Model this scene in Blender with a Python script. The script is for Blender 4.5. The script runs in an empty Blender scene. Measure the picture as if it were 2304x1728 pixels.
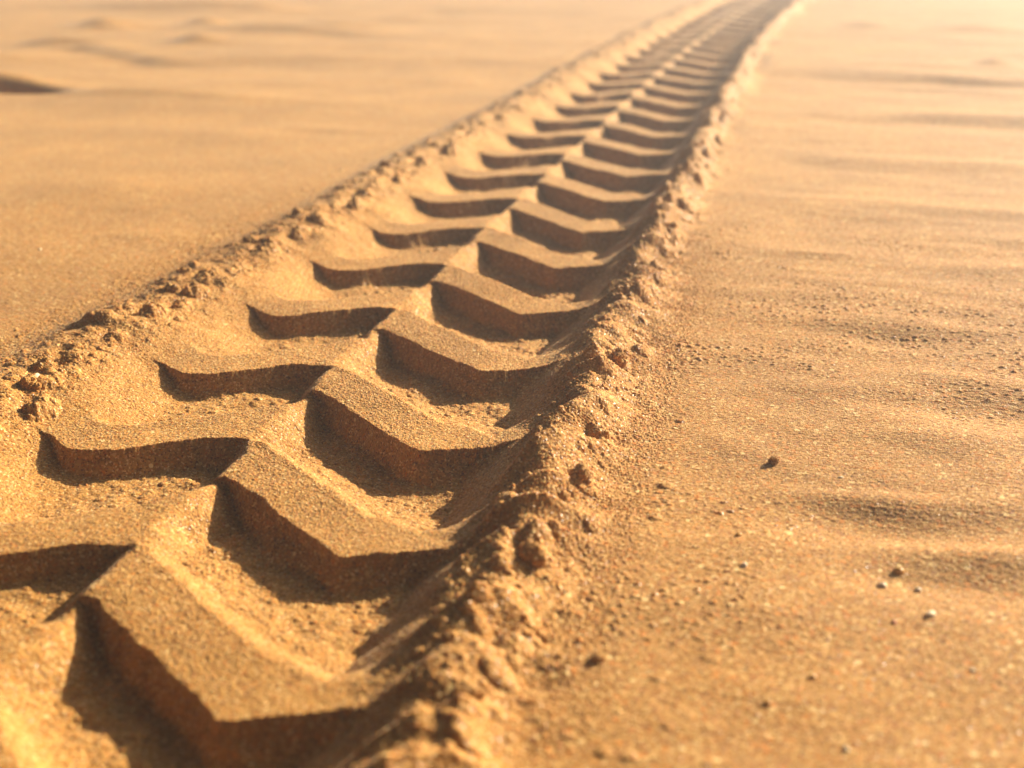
import bpy, math, random
import numpy as np
from mathutils import Vector

Q = 1.0            # mesh density (1 = full)
rng = np.random.default_rng(7)
random.seed(7)

# ------------------------------------------------------------------ scene basics
scene = bpy.context.scene
C = scene.collection
scene.render.engine = 'CYCLES'
scene.view_settings.view_transform = 'Standard'
scene.view_settings.look = 'None'
scene.view_settings.exposure = 1.19
scene.view_settings.gamma = 1.0
scene.view_settings.use_curve_mapping = False
scene.cycles.use_denoising = True
scene.cycles.denoising_prefilter = 'ACCURATE'
scene.cycles.use_adaptive_sampling = False
scene.cycles.max_bounces = 6
scene.cycles.diffuse_bounces = 4
scene.cycles.sample_clamp_indirect = 3.0

H = 0.30                                    # eye height above the tops of the tread blocks (m)
O = np.array([-0.12587611, 0.82924444])     # a corner of one tread block: origin of the track frame
TH = math.radians(13.0556)                  # the track runs away to the right of the view
AX = np.array([math.sin(TH), math.cos(TH)])
RX = np.array([AX[1], -AX[0]])
P = 0.1405                                  # spacing of the tread blocks
D = 0.0185                                  # depth of the grooves

SUN_AZ = math.radians(51.0)                 # to the right of the view direction
SUN_EL = math.radians(25.0)

# ------------------------------------------------------------------ numpy noise
def _h(ix, iy, seed):
    x = (ix.astype(np.int64) * 374761393 + iy.astype(np.int64) * 668265263 + seed * 1442695041) & 0xFFFFFFFF
    x = ((x ^ (x >> 13)) * 1274126177) & 0xFFFFFFFF
    x = (x ^ (x >> 16)) & 0xFFFFFFFF
    x = (x * 2246822519) & 0xFFFFFFFF
    x = x ^ (x >> 15)
    return (x & 0xFFFFFF).astype(np.float32) / 16777216.0

def vnoise(x, y, seed=0):
    ix = np.floor(x); iy = np.floor(y)
    fx = (x - ix).astype(np.float32); fy = (y - iy).astype(np.float32)
    ix = ix.astype(np.int64); iy = iy.astype(np.int64)
    ux = fx * fx * fx * (fx * (fx * 6 - 15) + 10); uy = fy * fy * fy * (fy * (fy * 6 - 15) + 10)
    a = _h(ix, iy, seed); b = _h(ix + 1, iy, seed); c = _h(ix, iy + 1, seed); d = _h(ix + 1, iy + 1, seed)
    return ((a + (b - a) * ux) * (1 - uy) + (c + (d - c) * ux) * uy) * 2 - 1

def fbm(x, y, seed=0, octv=3, gain=0.5):
    out = 0; amp = 1.0; tot = 0
    for k in range(octv):
        out = out + amp * vnoise(x * (1 + 0 * k) * 2.03 ** k + 17.3 * k, y * 2.03 ** k - 9.1 * k, seed + k)
        tot += amp; amp *= gain
    return out / tot

def lumps(x, y, cell, seed, rmin, rmax, prob):
    """round lumps of random size, one per cell at most; returns height as a fraction of the cell"""
    gx = x / cell; gy = y / cell
    ix = np.floor(gx).astype(np.int64); iy = np.floor(gy).astype(np.int64)
    best = np.zeros_like(gx, dtype=np.float32)
    for dx in (-1, 0, 1):
        for dy in (-1, 0, 1):
            cx = ix + dx; cy = iy + dy
            px = cx + 0.15 + 0.7 * _h(cx, cy, seed); py = cy + 0.15 + 0.7 * _h(cx, cy, seed + 1)
            r = rmin + (rmax - rmin) * _h(cx, cy, seed + 2) ** 2
            r = np.where(_h(cx, cy, seed + 3) < prob, r, 0.0)
            d2 = (gx - px) ** 2 + (gy - py) ** 2
            best = np.maximum(best, np.sqrt(np.maximum(0, r * r - d2)))
    return best

def sst(a, b, x):
    u = np.clip((x - a) / (b - a), 0, 1)
    return u * u * (3 - 2 * u)

def smax(a, b, k):
    h = np.clip(0.5 + 0.5 * (a - b) / k, 0, 1)
    return b + (a - b) * h + k * h * (1 - h)

def smin(a, b, k):
    return -smax(-a, -b, k)

def pchip_table(xs, ys, lo, hi, n=4000, blur=0):
    xs = np.array(xs, float); ys = np.array(ys, float)
    g = np.linspace(lo, hi, n); v = np.interp(g, xs, ys)
    if blur > 0:
        m = max(1, int(blur / (hi - lo) * n)); ker = np.hanning(2 * m + 3); ker /= ker.sum()
        v = np.convolve(np.pad(v, (m + 1, m + 1), mode='edge'), ker, mode='valid')
    return lambda x: np.interp(x, g, v)

# ------------------------------------------------------------------ the track's plan
width = pchip_table([-3, -.45, -.2, 0, .35, .7, 1.14, 2, 4, 9], [1.03, 1.03, 1.0, .97, .92, .885, .84, .79, .74, .7], -3, 9, blur=.15)
def bend(s):                                                # the track swings right far off
    return np.where(s > 1.6, .016 * (np.clip(s, 1.6, 7) - 1.6) ** 2, 0.0)

# offset of the tread edges along the track as a function of the cross position
F_R = pchip_table([0, .095, .143, .2, .26], [0, -.0815, -.062, -.045, -.045], 0, .3, blur=.003)
F_L0 = pchip_table([-.3, -.16, -.124, -.112, -.099, -.082, -.059, -.039, -.018, 0],
                   [-.010, -.010, -.025, -.037, -.042, -.038, -.021, -.006, -.003, 0], -.3, 0, blur=.012)
def F(t):
    return np.where(t >= 0, F_R(np.maximum(t, 0)), F_L0(np.minimum(t, 0)))
VN_R = pchip_table([0, .1, .123, .14, .2], [-.087, -.090, -.112, -.134, -.139], 0, .3, blur=.012)
VN_L = pchip_table([-.3, -.12, -.087, -.048, -.03, -.016], [-.097, -.095, -.094, -.094, -.090, -.074], -.3, 0, blur=.01)
VL = -0.087                                                  # phase of the edges on the other side

SLOPE_L = pchip_table([-.40, -.262, -.238, -.222, -.205, -.185, -.165, -.145, -.125, -.105, -.088, -.07, -.05],
                      [-.03, .0035, .005, .0085, .0125, .0135, .0105, .0055, -.0015, -.0090, -.0150, -.0195, -.026], -.40, -.05, blur=.012)
SLOPE_R = pchip_table([.10, .113, .124, .136, .147, .158, .167, .176, .186, .196, .206, .218, .24, .34],
                      [-.050, -.030, -.0188, -.0100, -.0015, .0070, .0140, .0182, .0168, .0100, .0050, .0032, .0028, -.01], .10, .34, blur=.006)
SPUR = pchip_table([.10, .130, .142, .152, .163, .174, .186, .198, .213, .23, .34], [-.0012, -.0006, .0008, .0044, .0112, .0174, .0162, .0080, .0020, -.003, -.02], .10, .34, blur=.006)
# overhanging crumbs on the crests, each with a dark hollow on its shaded side: s, t, size, strength
CRAGS_L = [(-.080, -.160, .013, 1.1), (-.045, -.176, .012, 1.1), (-.004, -.184, .011, .8), (.045, -.178, .010, .8), (.104, -.184, .013, 1.1), (.135, -.172, .009, .7),
           (.165, -.180, .012, 1.1), (.205, -.190, .009, .7), (.222, -.162, .008, .6), (.304, -.180, .013, 1.1), (.335, -.192, .010, .7), (.369, -.178, .012, 1.0), (.43, -.182, .010, .8),
           (.497, -.170, .012, 1.0), (.56, -.184, .011, .8), (.646, -.172, .013, 1.0), (.74, -.178, .013, .9), (.83, -.170, .014, 1.0), (.95, -.175, .014, .9), (1.1, -.175, .016, 1.0),
           (-.13, -.165, .011, .9), (-.17, -.170, .012, .9), (-.21, -.165, .012, 1.)]
CRAGS_R = [(-.125, 0.192, .010, .8), (-.212, 0.183, .011, .9), (-.053, 0.192, .010, .8), (.020, 0.189, .008, .6), (.078, 0.185, .010, .8), (.15, 0.190, .009, .6), (.220, 0.178, .009, .7),
           (.314, 0.186, .011, .8), (.38, 0.190, .009, .6), (.450, 0.186, .011, .8), (.56, 0.190, .012, .8), (.70, 0.188, .012, .8), (.86, 0.188, .013, .8), (-.29, 0.189, .011, .8), (-.36, 0.183, .011, .9)]
def crags(z, s, t, lst):
    for (cs, ct_, r, k) in lst:
        m = (np.abs(s - cs) < 3.2 * r) & (np.abs(t - ct_) < 4 * r)
        if m.any():
            ds = (s[m] - cs) / r; dt = (t[m] - ct_) / r
            wob = .5 * fbm(s[m] / .007, t[m] / .007, 171, 3)
            lump = 1.1 * np.power(np.maximum(0, 1 - ((ds + .2) / 1.15) ** 2 - ((dt - .75) / .85) ** 2 + wob * 1.3), .8)
            pit = np.exp(-((ds / 1.0) ** 2 + ((dt + .25) / .55) ** 2) * (1.2 + wob))
            z[m] += k * r * (.42 * lump - .50 * pit)
    return z

def tread(v, t, s):
    """depth of the print (0 on the blocks, 1 on the groove floor) and an id for each face"""
    # sides of the grooves
    v = v + .0030 * vnoise(v / (P * .9), t / .12, 181) + .0016 * vnoise(v / (P * .45), t / .04, 182)
    soft = .0040 * np.maximum(0, vnoise(s / .045, t / .035, 183)) + .0120 * np.maximum(0, vnoise(s / .09, t / .05, 184) - .35)
    soft = soft + sum(.016 * np.exp(-((s - a_) / .022) ** 2 - ((t - b_) / .020) ** 2) for a_, b_ in ((-.195, .052), (.075, .100), (.335, .045), (-.060, .118), (.60, .06), (.98, .05)))
    aw = 1.25
    vr = np.mod(v, P) - P                                   # -P .. 0, far wall at 0
    a = -vr / aw; b = (vr - VN_R(t)) / aw; c = t
    br = .50 * sst(-.005, .014, b) + .50 * sst(.004, .048, b)      # gentle run-out, deepest under the far wall
    wall = lambda x, o: .36 * sst(-.0085 - o, .0055, x) + .64 * sst(-.0012 - o * .6, .0090 + o, x)
    dr = np.maximum(0, smin(smin(wall(a, soft), br, .20), sst(-.012, .021, c + .0040 * vnoise(s / .032, t * 0 + 4.4, 186)), .22))
    vl = np.mod(v - VL, P) - P
    a2 = -vl / aw; b2 = (vl - VN_L(t)) / aw; c2 = -.0150 - t
    bl = .58 * sst(-.0060, .0130, b2) + .42 * sst(.003, .044, b2)
    dl = np.maximum(0, smin(smin(wall(a2, 0), bl, .20), sst(-.011, .012, c2 + .0040 * vnoise(s / .028, t * 0 + 7.7, 187)), .34))
    return dr, dl

# soft mounds and hollows of the open sand, in track coordinates: s, t, half length along s, half width along t, height
MOUNDS = [
    (1.215, -.78, .045, .260, .014), (1.130, -.70, .060, .23, .006), (1.290, -1.06, .045, .10, .022), (1.232, -.985, .022, .060, -.032),
    (1.213, -.925, .026, .075, -.014),
    (1.940, -1.300, .026, .050, -0.0044), (1.985, -1.270, .034, .060, 0.0028), (1.874, -1.246, .026, .050, -0.0066), (1.919, -1.216, .034, .060, 0.0024), (1.819, -1.175, .026, .050, -0.0072), (1.864, -1.145, .034, .060, 0.0046), (1.752, -1.098, .026, .050, -0.0055), (1.797, -1.068, .034, .060, 0.0035), (1.703, -1.033, .026, .050, -0.0055), (1.748, -1.003, .034, .060, 0.0035), (1.660, -0.983, .026, .050, -0.0038), (1.705, -0.953, .034, .060, 0.0024), (2.296, -1.423, .05, .05, .006), (2.980, -1.444, .05, .05, .006), (2.930, -1.305, .05, .05, .006), (2.454, -0.898, .05, .05, .006), (2.440, -1.230, .05, .05, .006), (2.399, -0.979, .05, .05, .006), (2.805, -0.839, .05, .05, .006), (1.66, -1.32, .06, .20, .012), (2.02, -1.04, .05, .05, .014),
    (1.97, -1.34, .05, .08, .012), (2.30, -1.42, .07, .07, .018), (2.40, -1.20, .05, .06, .020), (2.32, -1.00, .06, .22, .018),
    (2.53, -.955, .06, .06, .016), (1.66, -.95, .05, .22, -.008), (2.45, -.84, .06, .09, .012), (2.9, -1.5, .1, .3, .025),
    (1.77, .60, .030, .20, .006), (1.72, .56, .022, .18, -.005), (1.98, .60, .030, .035, .012), (1.95, .47, .05, .12, .006),
    (2.75, .36, .06, .06, .012), (2.70, .60, .06, .12, .014), (1.165, .19, .05, .03, .003), (2.2, .8, .08, .3, .012),
    (.66, .36, .030, .09, .0035), (.64, .48, .024, .07, .004), (.405, .46, .022, .08, .0035), (.425, .31, .018, .05, .0022),
    (.075, .35, .018, .05, .0026), (.105, .40, .018, .06, .0040), (.050, .43, .026, .06, -.0055), (.0, .38, .018, .04, .0022),
    (-.100, .345, .012, .045, .0032), (-.130, .35, .022, .05, -.0045), (-.190, .375, .018, .05, -.0045), (-.155, .40, .012, .04, .0030),
    (-.24, .30, .02, .05, .0020), (-.035, .27, .02, .03, .0015), (.22, .36, .022, .08, .0026), (.19, .36, .022, .08, -.0022),
    (.29, .27, .018, .05, .0018), (.9, .5, .04, .15, .006), (1.3, .55, .05, .2, .007), (1.25, .55, .04, .2, -.006),
    (.52, .55, .03, .12, .005), (.27, -.40, .05, .10, .0020), (.55, -.45, .06, .15, .0030), (.9, -.5, .08, .2, .004), (.36, -.30, .02, .04, .0015),
    (.98, -.36, .03, .09, .003),
]

def base_height(s, t, u):
    """height of the sand above the block tops; s along the track, t across, u the tread phase along s"""
    w = width(s); tn = t / w
    near = sst(.9, .25, s)                                  # fine crumbs only where they can be seen
    # ---- open sand either side
    zg = np.full(s.shape, .0030, np.float32)
    zg += .0016 * fbm(s / .30, t / .45, 11, 3) + .0006 * fbm(s / .060, t / .085, 21, 3)
    rs = sst(.20, .30, t)
    zg += rs * (.0014 * vnoise(s / .075 + .4 * t / .2, t / .16, 31) * sst(2.6, .9, s) + .0011 * fbm(s / .030, t / .06, 35, 2))
    far = sst(.8, 2.0, s)
    zg += far * (.010 * fbm(s / .32, t / .8, 41, 3) + .0032 * fbm(s / .085, t / .2, 43, 2))
    zg += .05 * sst(5, 30, np.hypot(s, t)) * fbm(s / 5.0, t / 7.0, 51, 3)
    for (ms, mt, hl, hw, mh) in MOUNDS:
        m = (np.abs(s - ms) < 3.2 * hl) & (np.abs(t - mt) < 3.2 * hw)
        if m.any():
            mh = mh * (.95 if mt > .2 and ms < 1 else 1.0)
            q = ((s[m] - ms) / hl) ** 2 + ((t[m] - mt) / hw) ** 2
            zg[m] += mh * np.exp(-q)
    # ---- print (only worked out inside the strip)
    z = zg.copy()
    m = (tn > -.42) & (tn < .36) & (s > -3.5) & (s < 9)
    sm, tm, um, nm = s[m], tn[m], u[m], near[m]
    # crumbling edges: warp the plan a little
    wx = .0021 * fbm(sm / .018, tm / .018, 61, 3) + .0007 * vnoise(sm / .0042, tm / .0042, 64)
    wy = .0018 * fbm(sm / .018 + 31, tm / .018, 66, 3)
    dr, dl = tread(um + wx, tm + wy, sm)
    dep = 1 - (1 - dr) * (1 - dl)                           # the spine sinks where both sides cut into it
    top = .0013 * fbm(sm / .045, tm / .045, 71, 3) - .0030 * sst(.045, .0, np.abs(tm + .008)) * 0
    # spine: slightly rounded and crumbly
    top = top - .0012 * np.abs(fbm(sm / .016, tm / .016, 73, 2)) * sst(.035, .0, np.abs(tm + .004))
    floor = -D + .0030 * fbm(sm / .026, tm / .026, 75, 3) + .45 * .006 * lumps(sm, tm, .006, 79, .2, .5, .5) + .0011 * np.maximum(0, fbm(sm / .007, tm / .007, 77, 2)) 
    floor = floor - .0012 * sst(.10, .14, tm)
    floor = floor * (.95 + .05 * sst(-.03, .01, tm)) * (1 + .14 * vnoise(sm / .12, tm / .10, 185))
    pz = top * (1 - dep) + floor * dep
    # block tops sag towards their outer ends on the left
    # ---- banks
    cr = .5 * vnoise(sm / .055, tm * 0 + 3.3, 81) + .35 * vnoise(sm / .021, tm * 0 + 1.7, 82) + .15 * vnoise(sm / .010, tm / .02, 83)
    # right bank: sharp crest, fins of sand running down its inner side
    tr = tm + .0055 * vnoise(sm / .09, tm * 0, 84) + .0030 * vnoise(sm / .022, tm / .03, 85)
    fin_ph = (sm - .85 * tm) / (P / 3.2) + .35 * vnoise(sm / .07, tm * 0 + 8, 86)
    fin = 1 - np.abs(np.mod(fin_ph, 1.0) * 2 - 1)
    fin = fin ** 1.6 * (.55 + .6 * _h(np.floor(fin_ph).astype(np.int64), np.zeros(fin_ph.shape, np.int64), 87))
    win = sst(.140, .166, tm) * sst(.225, .188, tm)
    # every block end pulls the bank in: the foot is scalloped with the tread
    zr = SLOPE_R(tr)
    dsp = tread(um + wx * 1.5, np.minimum(tm + wy, .122 + .15 * np.maximum(0, tm - .122)), sm)[0]
    spur = SPUR(tr) + .0006 * fbm(sm / .012, tm / .012, 74, 2)
    ks = sst(.112, .128, tm)
    zr = zr * (1 - ks * (1 - dsp)) + np.maximum(zr, spur) * ks * (1 - dsp)
    zr = crags(zr, sm, tm, CRAGS_R) + win * (.0088 * fin - .0036) + sst(.146, .168, tm) * sst(.215, .188, tm) * .0056 * cr
    zr = zr + sst(.142, .164, tm) * sst(.24, .20, tm) * (.0013 * fbm(sm / .012, tm / .012, 88, 2) + .0022 * fbm(sm / .026, tm / .026, 89, 2))
    crumbR = sst(.148, .166, tm) * sst(.222, .196, tm)
    l1 = lumps(sm, tm, .019, 101, .16, .46, .26) * .019
    l2 = lumps(sm + .5, tm, .0075, 111, .15, .46, .42) * .0075
    zr = zr + crumbR * ((.60 + .5 * sst(.15, .9, sm)) * l1 + .70 * l2)
    # left bank: long smooth inner slope, crumbly crest
    tl = tm + .0065 * vnoise(sm / .10, tm * 0 + 5, 91) + .003 * vnoise(sm / .03, tm / .03, 92)
    scl = .0060 * np.cos(2 * np.pi * (np.mod(um - VL, P) / P - .85)) * sst(-.165, -.135, tm) * sst(-.07, -.10, tm)
    zl = SLOPE_L(tl + scl)
    crl = .55 * vnoise(sm / .05, tm * 0 + 13, 93) + .45 * vnoise(sm / .018, tm / .04, 94)
    crestL = sst(-.245, -.205, tm) * sst(-.135, -.170, tm)
    l3 = lumps(sm, tm + .4, .022, 121, .18, .50, .34) * .022
    l4 = lumps(sm + .3, tm, .0085, 131, .15, .46, .40) * .0085
    zl = crags(zl, sm, tm, CRAGS_L) + crestL * (.0040 * crl + .35 * l3 + .5 * l4 + .0016 * fbm(sm / .011, tm / .011, 96, 3) + .0020 * fbm(sm / .026, tm / .026, 97, 2)) - .0008 * fbm(sm / .02, tm / .012, 95, 2) * sst(-.2, -.16, tm)
    inner = smax(pz, zl, .0030)
    inner = np.where(tm < -.02, inner, pz)
    inner = np.where(tm > .06, smax(inner, zr, .0020), inner)
    # blend to the open sand outside the crests
    kl = sst(-.262, -.222, tm); kr = sst(.240, .204, tm)
    k = np.where(tm < 0, kl, kr) * sst(-3.4, -2.4, sm) * sst(8.8, 6.5, sm)
    # scattered crumbs beyond the banks
    out = np.where(tm < 0, sst(-.31, -.25, tm), sst(.30, .23, tm)) * (1 - k)
    zz = z[m] + out * .35 * lumps(sm, tm, .013, 141, .12, .36, .16) * .013
    z[m] = zz * (1 - k) + inner * k
    # coarse grains lying on the open sand at the right
    mg = (t > .17) & (t < .75) & (s < .75) & (s > -.6)
    if mg.any():
        sg, tg = s[mg], t[mg]
        cov = np.clip(.22 + .9 * fbm(sg / .06, tg / .09, 151, 2), 0.06, 1) * sst(.75, .35, sg) * sst(.17, .23, tg)
        z[mg] += cov * (.80 * lumps(sg, tg, .0044, 161, .16, .46, .62) * .0044)
    mg = (t < -.20) & (t > -.8) & (s < .9) & (s > -.5)
    if mg.any():
        sg, tg = s[mg], t[mg]
        z[mg] += .3 * sst(.9, .3, sg) * lumps(sg, tg, .0040, 165, .15, .40, .4) * .0040
    return z

# ------------------------------------------------------------------ sampling grid
def march(x0, x1, f):
    out = [x0]; x = x0
    while x < x1:
        x += f(x); out.append(x)
    return out

def wrapd(v, ph):
    d = (v - ph) % P
    return min(d, P - d) if d > P / 2 else d

def row_step(v):
    if v < -2.5: st = .02 + .12 * (-2.5 - v)
    elif v < -.62: st = .010
    elif v < -.50: st = .0020
    elif v < .35: st = .00060
    elif v < .80: st = .00060 + (v - .35) / .45 * .0011
    elif v < 1.8: st = .0017 + (v - .80) / 1.0 * .0025
    elif v < 5.0: st = .0042 + (v - 1.8) * .0015
    else: st = .012 + .10 * (v - 5.0)
    if -.50 < v < 2.2:
        d1 = (v + .012) % P                                  # just before a far wall on the right
        d2 = (v - VL + .012) % P
        if d1 < .0145 or d2 < .0145:
            st *= .6
    return st / Q

rows = np.array(march(-40.0, 60.0, row_step))
ct = [-.27]
ct = np.array(march(-.27, .245, lambda x: (.00048 if -.20 < x < .235 else .0008) / Q))
cr_ = np.array(march(ct[-1], 60.0, lambda x: (.0009 if x < .42 else .0015 if x < .62 else .0035 if x < 1.3 else .02 + .12 * (x - 1.3)) / Q))[1:]
cl_ = np.array(march(.27, 60.0, lambda x: (.0017 if x < .55 else .0055 if x < 2.4 else .03 + .12 * (x - 2.4)) / Q))[1:]
cl_ = -cl_[::-1]
cols = np.concatenate([cl_, ct, cr_])
nL, nT, nR = len(cl_), len(ct), len(cr_)
print('grid', len(rows), 'x', len(cols), '=', len(rows) * len(cols) / 1e6, 'M')

NR, NC = len(rows), len(cols)
V = rows[:, None]; T = cols[None, :]
# the rows follow the tread edges inside the strip and straighten outside it
Fc = F(np.clip(cols, -.27, .245)) * np.where(np.abs(cols) < .3, 1, 1)
fade = sst(-3.0, -2.0, rows) * sst(9, 7, rows)
# even out the row spacing outside the strip, keeping the same rows
ker = np.hanning(603); ker /= ker.sum()
even = np.convolve(np.pad(rows, 301, mode='reflect', reflect_type='odd'), ker, mode='valid')
kk = sst(.20, .265, np.abs(cols))[None, :]
S = (V * (1 - kk) + even[:, None] * kk + Fc[None, :] * fade[:, None]).astype(np.float64)
Tn = np.broadcast_to(T, S.shape).astype(np.float64)
# inside the strip the cross positions shrink with the track's width
wrow = width(rows)
relax = np.clip(1 - (np.abs(cols) - .27) / .5, 0, 1)
Tn = Tn * (1 + (wrow[:, None] - 1) * relax[None, :])
Uph = S - F(np.clip(Tn / width(S), -.3, .3))               # tread phase

Z = np.empty(S.shape, np.float32)
CH = 200
for i in range(0, NR, CH):
    sl = slice(i, i + CH)
    Z[sl] = base_height(S[sl].ravel(), Tn[sl].ravel(), Uph[sl].ravel()).reshape(S[sl].shape)

Tb = Tn + bend(S)
X = (O[0] + S * AX[0] + Tb * RX[0]).astype(np.float32)
Y = (O[1] + S * AX[1] + Tb * RX[1]).astype(np.float32)

def normals(X, Y, Z):
    ax = np.gradient(X, axis=0); ay = np.gradient(Y, axis=0); az = np.gradient(Z, axis=0)
    bx = np.gradient(X, axis=1); by = np.gradient(Y, axis=1); bz = np.gradient(Z, axis=1)
    nx = by * az - bz * ay; ny = bz * ax - bx * az; nz = bx * ay - by * ax
    sgn = np.sign(nz); l = np.sqrt(nx * nx + ny * ny + nz * nz) + 1e-20
    return nx / l * sgn, ny / l * sgn, nz / l * sgn

def grain_disp(x, y, z, g, seed, rmin=.34, rmax=.62):
    """bumps of packed round grains of size g, from a jittered 3-D lattice"""
    gx, gy, gz = x / g, y / g, z / g
    ix = np.floor(gx - .5).astype(np.int64); iy = np.floor(gy - .5).astype(np.int64); iz = np.floor(gz - .5).astype(np.int64)
    best = np.zeros(x.shape, np.float32)
    for a in (0, 1):
        for b in (0, 1):
            for c in (0, 1):
                cx, cy, cz = ix + a, iy + b, iz + c
                k = cx + cz * 7919
                px = cx + .25 + .5 * _h(k, cy, seed); py = cy + .25 + .5 * _h(k, cy, seed + 1); pz = cz + .25 + .5 * _h(k, cy, seed + 2)
                r = rmin + (rmax - rmin) * _h(k, cy, seed + 3)
                d2 = (gx - px) ** 2 + (gy - py) ** 2 + (gz - pz) ** 2
                best = np.maximum(best, np.sqrt(np.maximum(0, r * r - d2)).astype(np.float32))
    return best * g

sel_r = np.where((rows > -.55) & (rows < .95))[0]
sel_c = np.where((cols > -.62) & (cols < .70))[0]
r0, r1, c0, c1 = sel_r[0], sel_r[-1] + 1, sel_c[0], sel_c[-1] + 1
nx, ny, nz = normals(X, Y, Z)
for i in range(r0, r1, 150):
    sl = (slice(i, min(i + 150, r1)), slice(c0, c1))
    x, y, z = X[sl], Y[sl], Z[sl]
    amp = (sst(.95, .4, S[sl]) * sst(-.62, -.45, Tn[sl]) * sst(.70, .5, Tn[sl])).astype(np.float32)
    g1 = grain_disp(x, y, z, .00135, 201, .30, .68) * amp
    loose = np.maximum(sst(.135, .165, Tn[sl]), sst(-.13, -.17, Tn[sl])).astype(np.float32)
    g2 = grain_disp(x, y, z, .0034, 231, .20, .52) * amp * (.10 + .05 * loose)
    openg = np.maximum(sst(.215, .25, Tn[sl]), sst(-.24, -.28, Tn[sl])).astype(np.float32)
    g1 = g1 * (.66 + .34 * loose - .48 * openg) + g2 * (1 - .7 * openg)
    X[sl] = x + nx[sl] * g1; Y[sl] = y + ny[sl] * g1; Z[sl] = z + nz[sl] * g1
del nx, ny, nz

# ------------------------------------------------------------------ materials
def sand_material(name, tint=(1, 1, 1), coarse=False, sss=.5):
    m = bpy.data.materials.new(name); m.use_nodes = True
    nt = m.node_tree; N = nt.nodes; L = nt.links; N.clear()
    out = N.new('ShaderNodeOutputMaterial'); bs = N.new('ShaderNodeBsdfPrincipled')
    L.new(bs.outputs[0], out.inputs[0])
    geo = N.new('ShaderNodeNewGeometry')
    pos = geo.outputs['Position']
    v1 = N.new('ShaderNodeTexVoronoi'); v1.inputs['Scale'].default_value = 980.0; L.new(pos, v1.inputs['Vector'])
    v2 = N.new('ShaderNodeTexVoronoi'); v2.inputs['Scale'].default_value = 300.0 if not coarse else 265.0; L.new(pos, v2.inputs['Vector'])
    sep = N.new('ShaderNodeSeparateColor'); L.new(v1.outputs['Color'], sep.inputs[0])
    ramp = N.new('ShaderNodeValToRGB'); cr = ramp.color_ramp; cr.interpolation = 'CONSTANT'
    stops = [(0, (.20, .098, .030)), (.05, (.31, .170, .056)), (.16, (.40, .232, .078)), (.36, (.47, .282, .100)),
             (.56, (.51, .315, .120)), (.72, (.58, .395, .180)), (.80, (.66, .44, .27)), (.87, (.58, .265, .050)), (.93, (.46, .165, .038)), (.95, (.80, .66, .50))]
    while len(cr.elements) > 1: cr.elements.remove(cr.elements[-1])
    cr.elements[0].position = 0; cr.elements[0].color = (*stops[0][1], 1)
    for p_, c_ in stops[1:]:
        e = cr.elements.new(p_); e.color = (*c_, 1)
    L.new(sep.outputs[0], ramp.inputs[0])
    # larger grains among the fine ones
    sep2 = N.new('ShaderNodeSeparateColor'); L.new(v2.outputs['Color'], sep2.inputs[0])
    ramp2 = N.new('ShaderNodeValToRGB'); c2 = ramp2.color_ramp; c2.interpolation = 'CONSTANT'
    while len(c2.elements) > 1: c2.elements.remove(c2.elements[-1])
    c2.elements[0].color = (.55, .33, .15, 1)
    for p_, c_ in [(.25, (.40, .21, .085)), (.45, (.66, .48, .28)), (.65, (.62, .29, .075)), (.83, (.54, .24, .07)), (.9, (.82, .70, .54))]:
        e = c2.elements.new(p_); e.color = (*c_, 1)
    L.new(sep2.outputs[1], ramp2.inputs[0])
    gt = N.new('ShaderNodeMath'); gt.operation = 'GREATER_THAN'; gt.inputs[1].default_value = .95 if not coarse else .58
    L.new(sep2.outputs[0], gt.inputs[0])
    lt = N.new('ShaderNodeMath'); lt.operation = 'LESS_THAN'; lt.inputs[1].default_value = .42
    L.new(v2.outputs['Distance'], lt.inputs[0])
    mul = N.new('ShaderNodeMath'); mul.operation = 'MULTIPLY'; L.new(gt.outputs[0], mul.inputs[0]); L.new(lt.outputs[0], mul.inputs[1])
    mix = N.new('ShaderNodeMix'); mix.data_type = 'RGBA'
    L.new(mul.outputs[0], mix.inputs['Factor']); L.new(ramp.outputs[0], mix.inputs[6]); L.new(ramp2.outputs[0], mix.inputs[7])
    # broad drifts of paler and redder sand
    nz1 = N.new('ShaderNodeTexNoise'); nz1.inputs['Scale'].default_value = 9.0; nz1.inputs['Detail'].default_value = 5; L.new(pos, nz1.inputs['Vector'])
    mr = N.new('ShaderNodeMapRange'); mr.inputs[1].default_value = .3; mr.inputs[2].default_value = .7; mr.inputs[3].default_value = .88; mr.inputs[4].default_value = 1.10
    L.new(nz1.outputs[0], mr.inputs[0])
    tn = N.new('ShaderNodeMix'); tn.data_type = 'RGBA'; tn.blend_type = 'MULTIPLY'; tn.inputs['Factor'].default_value = 1
    cmb = N.new('ShaderNodeCombineColor')
    for i in range(3):
        mm = N.new('ShaderNodeMath'); mm.operation = 'MULTIPLY'; mm.inputs[1].default_value = tint[i]; L.new(mr.outputs[0], mm.inputs[0]); L.new(mm.outputs[0], cmb.inputs[i])
    L.new(mix.outputs[2], tn.inputs[6]); L.new(cmb.outputs[0], tn.inputs[7])
    L.new(tn.outputs[2], bs.inputs['Base Color'])
    # grains: bump from the same cells
    b1 = N.new('ShaderNodeBump'); b1.inputs['Strength'].default_value = .5; b1.inputs['Distance'].default_value = .0007; b1.invert = True
    L.new(v1.outputs['Distance'], b1.inputs['Height'])
    L.new(b1.outputs[0], bs.inputs['Normal'])
    # a few bright quartz facets
    gl = N.new('ShaderNodeMath'); gl.operation = 'GREATER_THAN'; gl.inputs[1].default_value = .925; L.new(sep.outputs[2], gl.inputs[0])
    ro = N.new('ShaderNodeMapRange'); ro.inputs[3].default_value = .85; ro.inputs[4].default_value = .34; L.new(gl.outputs[0], ro.inputs[0])
    L.new(ro.outputs[0], bs.inputs['Roughness'])
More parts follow.
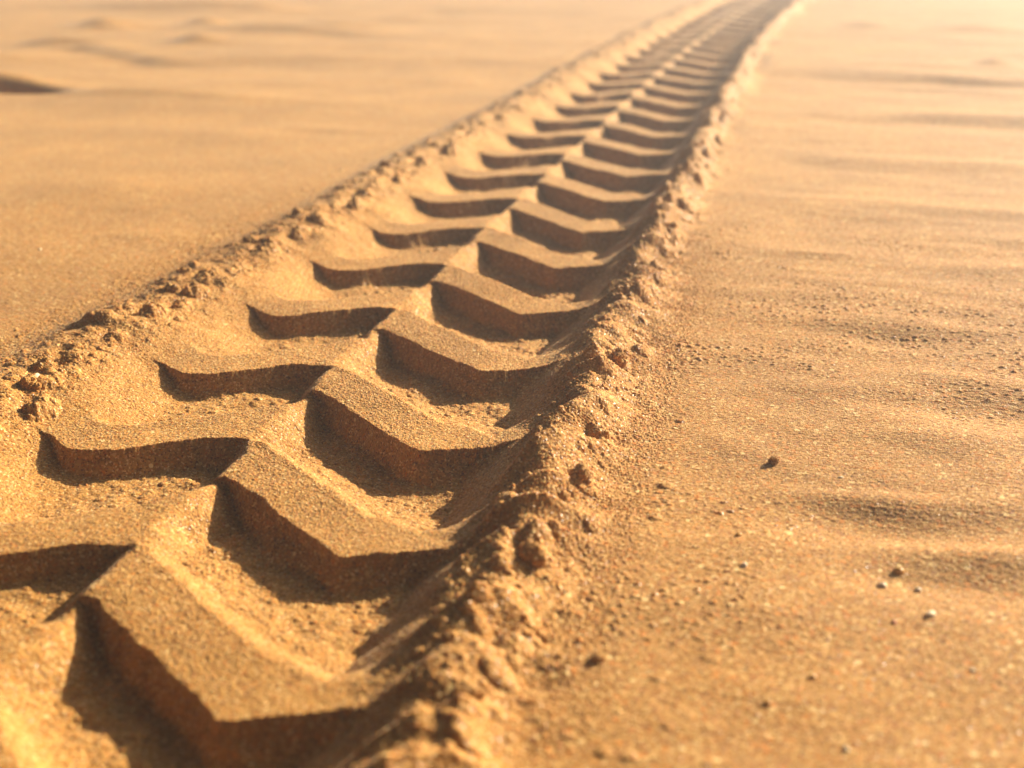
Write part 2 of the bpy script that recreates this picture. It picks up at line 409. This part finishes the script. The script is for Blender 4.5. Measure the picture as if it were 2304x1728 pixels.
    bs.inputs['Specular IOR Level'].default_value = .3
    bs.inputs['Sheen Weight'].default_value = .12
    bs.inputs['Subsurface Weight'].default_value = sss
    bs.inputs['Subsurface Scale'].default_value = .0022
    bs.inputs['Subsurface Radius'].default_value = (1.0, .52, .24)
    bs.inputs['Sheen Roughness'].default_value = .3
    bs.inputs['Sheen Tint'].default_value = (1, .97, .92, 1)
    return m

M_CLOD = sand_material('clod_sand', (.83, .665, .335), False, .08)
M_SAND = sand_material('dry_sand', (.83, .665, .335))
M_OPEN = sand_material('coarse_dry_sand', (.83, .665, .335), True)

# ------------------------------------------------------------------ cut the sheet into ground and track parts
# face labels: 0 ground, 1 left berm, 2 right berm, 3 spine, then blocks / bars / grooves
vm = .5 * (rows[:-1] + rows[1:])
tm = .5 * (cols[:-1] + cols[1:])
FS = .25 * (S[:-1, :-1] + S[1:, :-1] + S[:-1, 1:] + S[1:, 1:])
FT = .25 * (Tn[:-1, :-1] + Tn[1:, :-1] + Tn[:-1, 1:] + Tn[1:, 1:])
FU = .25 * (Uph[:-1, :-1] + Uph[1:, :-1] + Uph[:-1, 1:] + Uph[1:, 1:])
lab = np.zeros(FS.shape, np.int32)
S_END0, S_END1 = -.62, 4.35
strip = (FS > -3.3) & (FS < 8.5)
tnF = FT / width(FS)
wob = .006 * np.interp(FS.ravel(), rows, vnoise(rows / .03, rows * 0, 301)).reshape(FS.shape)
inL = strip & (tnF > -.232 + wob) & (tnF <= -.118 + .2 * wob)
inR = strip & (tnF < .212 + wob) & (tnF >= .143 + .3 * wob)
mid = strip & (tnF > -.118 + .2 * wob) & (tnF < .143 + .3 * wob)
lab[inL] = 1; lab[inR] = 2; lab[mid] = 3
vr = np.mod(FU, P) - P; kr_ = np.floor(FU / P).astype(np.int32)
vl = np.mod(FU - VL, P) - P; kl_ = np.floor((FU - VL) / P).astype(np.int32)
K0, K1 = -3, 31
right = mid & (tnF >= .004); left = mid & (tnF <= -.018)
gr_r = right & (-vr > .0066 * 1.25) & (vr > VN_R(np.clip(tnF, 0, .3)) + .012)
bl_r = right & ~gr_r
gr_l = left & (-vl > .0066 * 1.25) & (vl > VN_L(np.clip(tnF, -.3, 0)) + .010)
bl_l = left & ~gr_l
kb_r = np.where(-vr <= .0066 * 1.25, kr_ + 1, kr_)          # a block owns its own front wall
kb_l = np.where(-vl <= .0066 * 1.25, kl_ + 1, kl_)
def put(mask, k, base):
    ok = mask & (k >= K0) & (k < K1)
    lab[ok] = base + k[ok] - K0
put(bl_r, kb_r, 100); put(bl_l, kb_l, 200); put(gr_r, kr_, 300); put(gr_l, kl_, 400)
del FS, FT, FU, vr, vl, kr_, kl_, kb_r, kb_l, gr_r, gr_l, bl_r, bl_l, tnF, wob, inL, inR, mid, right, left, strip

flat = lab.ravel()
order = np.argsort(flat, kind='stable')
keys, starts = np.unique(flat[order], return_index=True)
ends = np.append(starts[1:], len(order))
XYZ = np.stack([X.ravel(), Y.ravel(), Z.ravel()], 1).astype(np.float32)
remap = np.full(NR * NC, -1, np.int32)

def mesh_from_faces(name, fids):
    fi = fids // (NC - 1); fj = fids % (NC - 1)
    q = np.empty((len(fids), 4), np.int64)
    q[:, 0] = fi * NC + fj; q[:, 1] = q[:, 0] + 1; q[:, 2] = q[:, 0] + NC + 1; q[:, 3] = q[:, 0] + NC
    mark = np.zeros(NR * NC, bool); mark[q.ravel()] = True
    used = np.nonzero(mark)[0]
    remap[used] = np.arange(len(used), dtype=np.int32)
    loops = remap[q].astype(np.int32).ravel()
    me = bpy.data.meshes.new(name)
    me.vertices.add(len(used)); me.vertices.foreach_set('co', XYZ[used].ravel())
    me.loops.add(len(loops)); me.loops.foreach_set('vertex_index', loops)
    n = len(fids)
    me.polygons.add(n); me.polygons.foreach_set('loop_start', np.arange(0, 4 * n, 4, dtype=np.int32))
    me.polygons.foreach_set('use_smooth', np.ones(n, bool))
    me.update(calc_edges=True)
    me.materials.append(M_SAND)
    return me

def obj(name, me, parent=None):
    o = bpy.data.objects.new(name, me); C.objects.link(o)
    if parent: o.parent = parent
    return o

ground = None
track = bpy.data.objects.new('tyre_track', None); C.objects.link(track)
track['label'] = 'deep chevron tyre track pressed into the golden sand, running away to the right'
track['category'] = 'tyre track'
BL = {}
for key, st_, en_ in zip(keys, starts, ends):
    fids = order[st_:en_]
    if key == 0:
        gm = mesh_from_faces('sand_ground', fids); gm.materials[0] = M_OPEN
        ground = obj('sand_ground', gm); ground['kind'] = 'structure'
    elif key == 1:
        b = obj('berm', mesh_from_faces('berm', fids), track); b['label'] = 'left berm with a crumbly crest and a long sunlit inner slope'
    elif key == 2:
        b = obj('berm', mesh_from_faces('berm', fids), track); b['label'] = 'right berm with a sharp crest of clods and a shaded finned inner slope'
    elif key == 3:
        obj('centre_ridge', mesh_from_faces('centre_ridge', fids), track)
    else:
        kind = {1: 'tread_block', 2: 'tread_bar', 3: 'block_groove', 4: 'bar_groove'}[key // 100]
        obj(kind, mesh_from_faces(kind, fids), track)
del lab, flat, order

def height_at(s, t):
    s_ = np.array([s], float); t_ = np.array([t], float)
    return float(base_height(s_, t_, s_ - F(t_ / width(s_)))[0])

def place(s, t, dz=0.0):
    b = t + float(bend(np.array(s)))
    z = max(height_at(s + a * .001, t + c * .001) for a in (-1, 0, 1) for c in (-1, 0, 1))
    return Vector((O[0] + s * AX[0] + b * RX[0], O[1] + s * AX[1] + b * RX[1], z + dz))

# ------------------------------------------------------------------ pebbles and clods
def ico(sub):
    import bmesh
    bm = bmesh.new(); bmesh.ops.create_icosphere(bm, subdivisions=sub, radius=1.0)
    co = np.array([v.co[:] for v in bm.verts]); fa = np.array([[v.index for v in f.verts] for f in bm.faces]); bm.free()
    return co, fa
ICO5, ICO3 = ico(6), ico(4)

def lump_mesh(name, base, size, rough, seed, grain, mat):
    co, fa = base
    d = co.copy(); r = np.ones(len(d))
    rg = np.random.default_rng(seed)
    for k in range(9):                                       # a few flattened facets and bulges
        n = rg.normal(size=3); n /= np.linalg.norm(n)
        h = rg.uniform(.72, .98); dot = d @ n
        r = np.minimum(r, np.where(dot > .05, (h / np.maximum(dot, .05)), 9) * (1 - rough) + r * rough)
    for k in range(6):
        n = rg.normal(size=3); n /= np.linalg.norm(n)
        r += rough * .30 * rg.uniform(-1, 1) * np.exp(-((1 - d @ n) / .30))
    p = d * r[:, None] * np.array(size)[None, :]
    if grain:
        n = d
        q = p + rg.uniform(0, 1, 3)
        g = grain_disp(q[:, 0], q[:, 1], q[:, 2], .0062, 421, .2, .62) * .8
        p = p * .86 + n * g[:, None]; q = p + .3
        g = grain_disp(q[:, 0], q[:, 1], q[:, 2], .0030, 431, .2, .55) * .5
        p = p + n * g[:, None]; q = p + .7
        g = grain_disp(q[:, 0], q[:, 1], q[:, 2], .00115, 441) * .9
        p = p + n * g[:, None]
    me = bpy.data.meshes.new(name)
    me.vertices.add(len(p)); me.vertices.foreach_set('co', p.astype(np.float32).ravel())
    me.loops.add(fa.size); me.loops.foreach_set('vertex_index', fa.astype(np.int32).ravel())
    me.polygons.add(len(fa)); me.polygons.foreach_set('loop_start', np.arange(0, fa.size, 3, dtype=np.int32))
    me.polygons.foreach_set('use_smooth', np.ones(len(fa), bool)); me.update(calc_edges=True)
    me.materials.append(mat)
    return me

def pebble_material(name, col, rough=.45):
    m = bpy.data.materials.new(name); m.use_nodes = True
    nt = m.node_tree; N = nt.nodes; L = nt.links; bs = N['Principled BSDF']
    tc = N.new('ShaderNodeTexCoord')
    nz = N.new('ShaderNodeTexNoise'); nz.inputs['Scale'].default_value = 500; nz.inputs['Detail'].default_value = 5; L.new(tc.outputs['Object'], nz.inputs['Vector'])
    rp = N.new('ShaderNodeValToRGB'); rp.color_ramp.elements[0].position = .3; rp.color_ramp.elements[1].position = .7
    rp.color_ramp.elements[0].color = (*[c * .72 for c in col], 1); rp.color_ramp.elements[1].color = (*[min(1, c * 1.1) for c in col], 1)
    L.new(nz.outputs[0], rp.inputs[0]); L.new(rp.outputs[0], bs.inputs['Base Color'])
    bp = N.new('ShaderNodeBump'); bp.inputs['Strength'].default_value = .4; bp.inputs['Distance'].default_value = .0004
    L.new(nz.outputs[0], bp.inputs['Height']); L.new(bp.outputs[0], bs.inputs['Normal'])
    bs.inputs['Roughness'].default_value = rough; bs.inputs['Specular IOR Level'].default_value = .25
    bs.inputs['Subsurface Weight'].default_value = .25; bs.inputs['Subsurface Radius'].default_value = (.002, .0012, .0007)
    return m
WHITE = pebble_material('white_quartz', (.78, .60, .36), .7); AMBER = pebble_material('amber_stone', (.62, .32, .07), .35)
BROWN = pebble_material('brown_stone', (.40, .23, .10)); RED = pebble_material('red_stone', (.55, .17, .06)); CREAM = pebble_material('cream_stone', (.72, .55, .34), .35)

#         s     t     half sizes mm       material name label
PEBBLES = [
    (-.223, .369, (3.6, 2.0, 1.8), WHITE, 'largest pale shell chip, lying bright on the sand near the lower right corner'),
    (-.195, .349, (2.6, 2.0, 1.9), CREAM, 'cream pebble in the coarse grains just below the amber stone'),
    (-.177, .357, (2.8, 2.3, 2.0), AMBER, 'amber stone above the cream pebble in the coarse patch at right'),
    (-.194, .365, (1.9, 1.6, 1.6), CREAM, 'smaller cream pebble right beside the cream pebble in the coarse patch'),
    (-.286, .320, (1.9, 1.4, 1.3), AMBER, 'orange pebble on the blurred near sand, upper of the two orange ones'),
    (-.309, .303, (1.7, 1.5, 1.4), AMBER, 'orange pebble on the blurred near sand, lower of the two orange ones'),
    (-.266, .383, (1.4, 1.1, 1.0), WHITE, 'small pale chip near the right edge, below the largest shell chip'),
    (-.333, .333, (1.6, 1.3, 1.2), WHITE, 'blurred pale chip alone on the nearest sand at the bottom'),
    (-.061, .293, (3.6, 3.0, 2.7), None, 'round sand clod sitting alone on smooth sand right of the track'),
    (-.159, .281, (1.7, 1.5, 1.4), AMBER, 'amber pebble on the smooth sand right of the berm'),
    (-.072, .330, (1.8, .9, .8), WHITE, 'flat pale flake on smooth sand above the coarse patch'),
    (-.193, .286, (2.2, 1.6, 1.2), CREAM, 'pale pebble on smooth sand below the amber pebble'),
    (-.292, .233, (3.6, 2.4, 2.2), None, 'wedge shaped sand clod on the near sand right of the berm'),
    (.283, -.369, (1.9, 1.5, 1.4), WHITE, 'lone pale chip on the smooth sand left of the track'),
    (-.055, -.166, (3.4, 1.7, 1.5), WHITE, 'pale shell chip in the crumbs of the left berm'),
    (-.152, .437, (1.6, 1.2, 1.1), RED, 'reddish pebble at the right edge among the coarse grains'),
    (-.234, .353, (1.4, 1.1, 1.1), RED, 'reddish pebble left of the largest shell chip'),
]
for i, (s, t, sz, mat, label) in enumerate(PEBBLES):
    clod = mat is None
    nm = 'sand_clod' if clod else ('shell_chip' if 'shell' in label else 'pebble')
    sz = [v * .001 for v in sz]
    me = lump_mesh(nm, ICO5 if clod else ICO3, sz, .5 if clod else .30, 500 + i, clod, M_CLOD if clod else mat)
    o = obj(nm, me); o.location = place(s, t, sz[2] * (.22 if clod else .20)); o.rotation_euler = (random.uniform(-.3, .3), random.uniform(-.3, .3), random.uniform(0, 6.28))
    o['label'] = label; o['category'] = 'clod' if clod else ('shell' if 'shell' in label else 'pebble')
    o['group'] = 'loose clods of sand' if clod else 'pebbles and chips on the sand'

ORD = ['nearest', 'second', 'third', 'fourth', 'fifth', 'sixth', 'seventh', 'eighth', 'ninth', 'tenth', 'eleventh', 'twelfth']
# clods along the crests: s, t (at full width), radius mm, squash
CL_R = [(-.345, 0.189, 5.9), (-.222, 0.191, 7.7), (-.128, 0.198, 6.3), (-.056, 0.199, 5.9), (.026, 0.192, 5.4), (.075, 0.193, 5.9), (.314, 0.193, 5.9), (.450, 0.193, 5.9)]
CL_L = [(-.062, -.172, 7.5), (-.026, -.183, 8.0), (.085, -.192, 6.5), (.158, -.190, 7.5), (.215, -.205, 6.0),
        (.325, -.200, 7.5), (.440, -.203, 7.0), (.560, -.205, 7.0), (.700, -.205, 7.0)]
for side, lst in (('right', CL_R), ('left', CL_L)):
    for i, (s, t, r) in enumerate(lst):
        r *= .001; tw = t * float(width(np.array(s)))
        me = lump_mesh('sand_clod', ICO5 if s < .3 else ICO3, (r, r * random.uniform(.7, .9), r * random.uniform(.62, .85)), .55, 700 + i + (0 if side == 'right' else 40), True, M_CLOD)
        o = obj('sand_clod', me); o.location = place(s, tw, -r * .10); o.rotation_euler = (random.uniform(-.25, .25), random.uniform(-.25, .25), random.uniform(0, 6.28))
        o['label'] = f'{ORD[i]} crumbly sand clod along the crest of the {side} berm, counted from the camera'
        o['category'] = 'clod'; o['group'] = f'sand clods on the {side} berm'

# ------------------------------------------------------------------ light
world = bpy.data.worlds.new('World'); scene.world = world; world.use_nodes = True
wn = world.node_tree; bg = wn.nodes['Background']
sky = wn.nodes.new('ShaderNodeTexSky'); sky.sky_type = 'NISHITA'; sky.sun_disc = False
sky.sun_elevation = SUN_EL; sky.sun_rotation = SUN_AZ; sky.dust_density = 4.0; sky.air_density = .2
wn.links.new(sky.outputs[0], bg.inputs[0]); bg.inputs[1].default_value = 0.05
sun = bpy.data.lights.new('sun', 'SUN'); sun.energy = 5.0; sun.angle = math.radians(.6); sun.color = (1.0, .885, .70)
so = bpy.data.objects.new('sun', sun); C.objects.link(so)
sd = Vector((math.sin(SUN_AZ) * math.cos(SUN_EL), math.cos(SUN_AZ) * math.cos(SUN_EL), math.sin(SUN_EL)))
so.rotation_euler = sd.to_track_quat('Z', 'Y').to_euler(); so.location = sd * 20

# ------------------------------------------------------------------ haze volume added for the top-right glare and far veil
HAZE = .045
def haze_box():
    import bmesh
    bm = bmesh.new(); bmesh.ops.create_cube(bm, size=1.0)
    for v in bm.verts: v.co = Vector((v.co.x * 170, v.co.y * 170, -1.2 if v.co.z < 0 else .45))
    me = bpy.data.meshes.new('haze'); bm.to_mesh(me); bm.free()
    m = bpy.data.materials.new('glare_haze'); m.use_nodes = True
    nt = m.node_tree; nt.nodes.clear()
    out = nt.nodes.new('ShaderNodeOutputMaterial'); pv = nt.nodes.new('ShaderNodeVolumePrincipled')
    pv.inputs['Color'].default_value = (.98, .97, .95, 1); pv.inputs['Density'].default_value = HAZE; pv.inputs['Anisotropy'].default_value = .55
    nt.links.new(pv.outputs[0], out.inputs['Volume']); me.materials.append(m)
    o = bpy.data.objects.new('haze', me); C.objects.link(o); o['kind'] = 'stuff'
if HAZE > 0: haze_box()

# ------------------------------------------------------------------ camera
cam = bpy.data.cameras.new('camera'); co = bpy.data.objects.new('camera', cam); C.objects.link(co)
cam.lens = 48; cam.sensor_width = 36; cam.clip_start = .01; cam.clip_end = 500
co.location = (0, 0, H); co.rotation_euler = (math.radians(90 - 19.5878), 0, 0)
cam.dof.use_dof = True; cam.dof.focus_distance = .84; cam.dof.aperture_fstop = 6.8; cam.dof.aperture_blades = 0
scene.camera = co
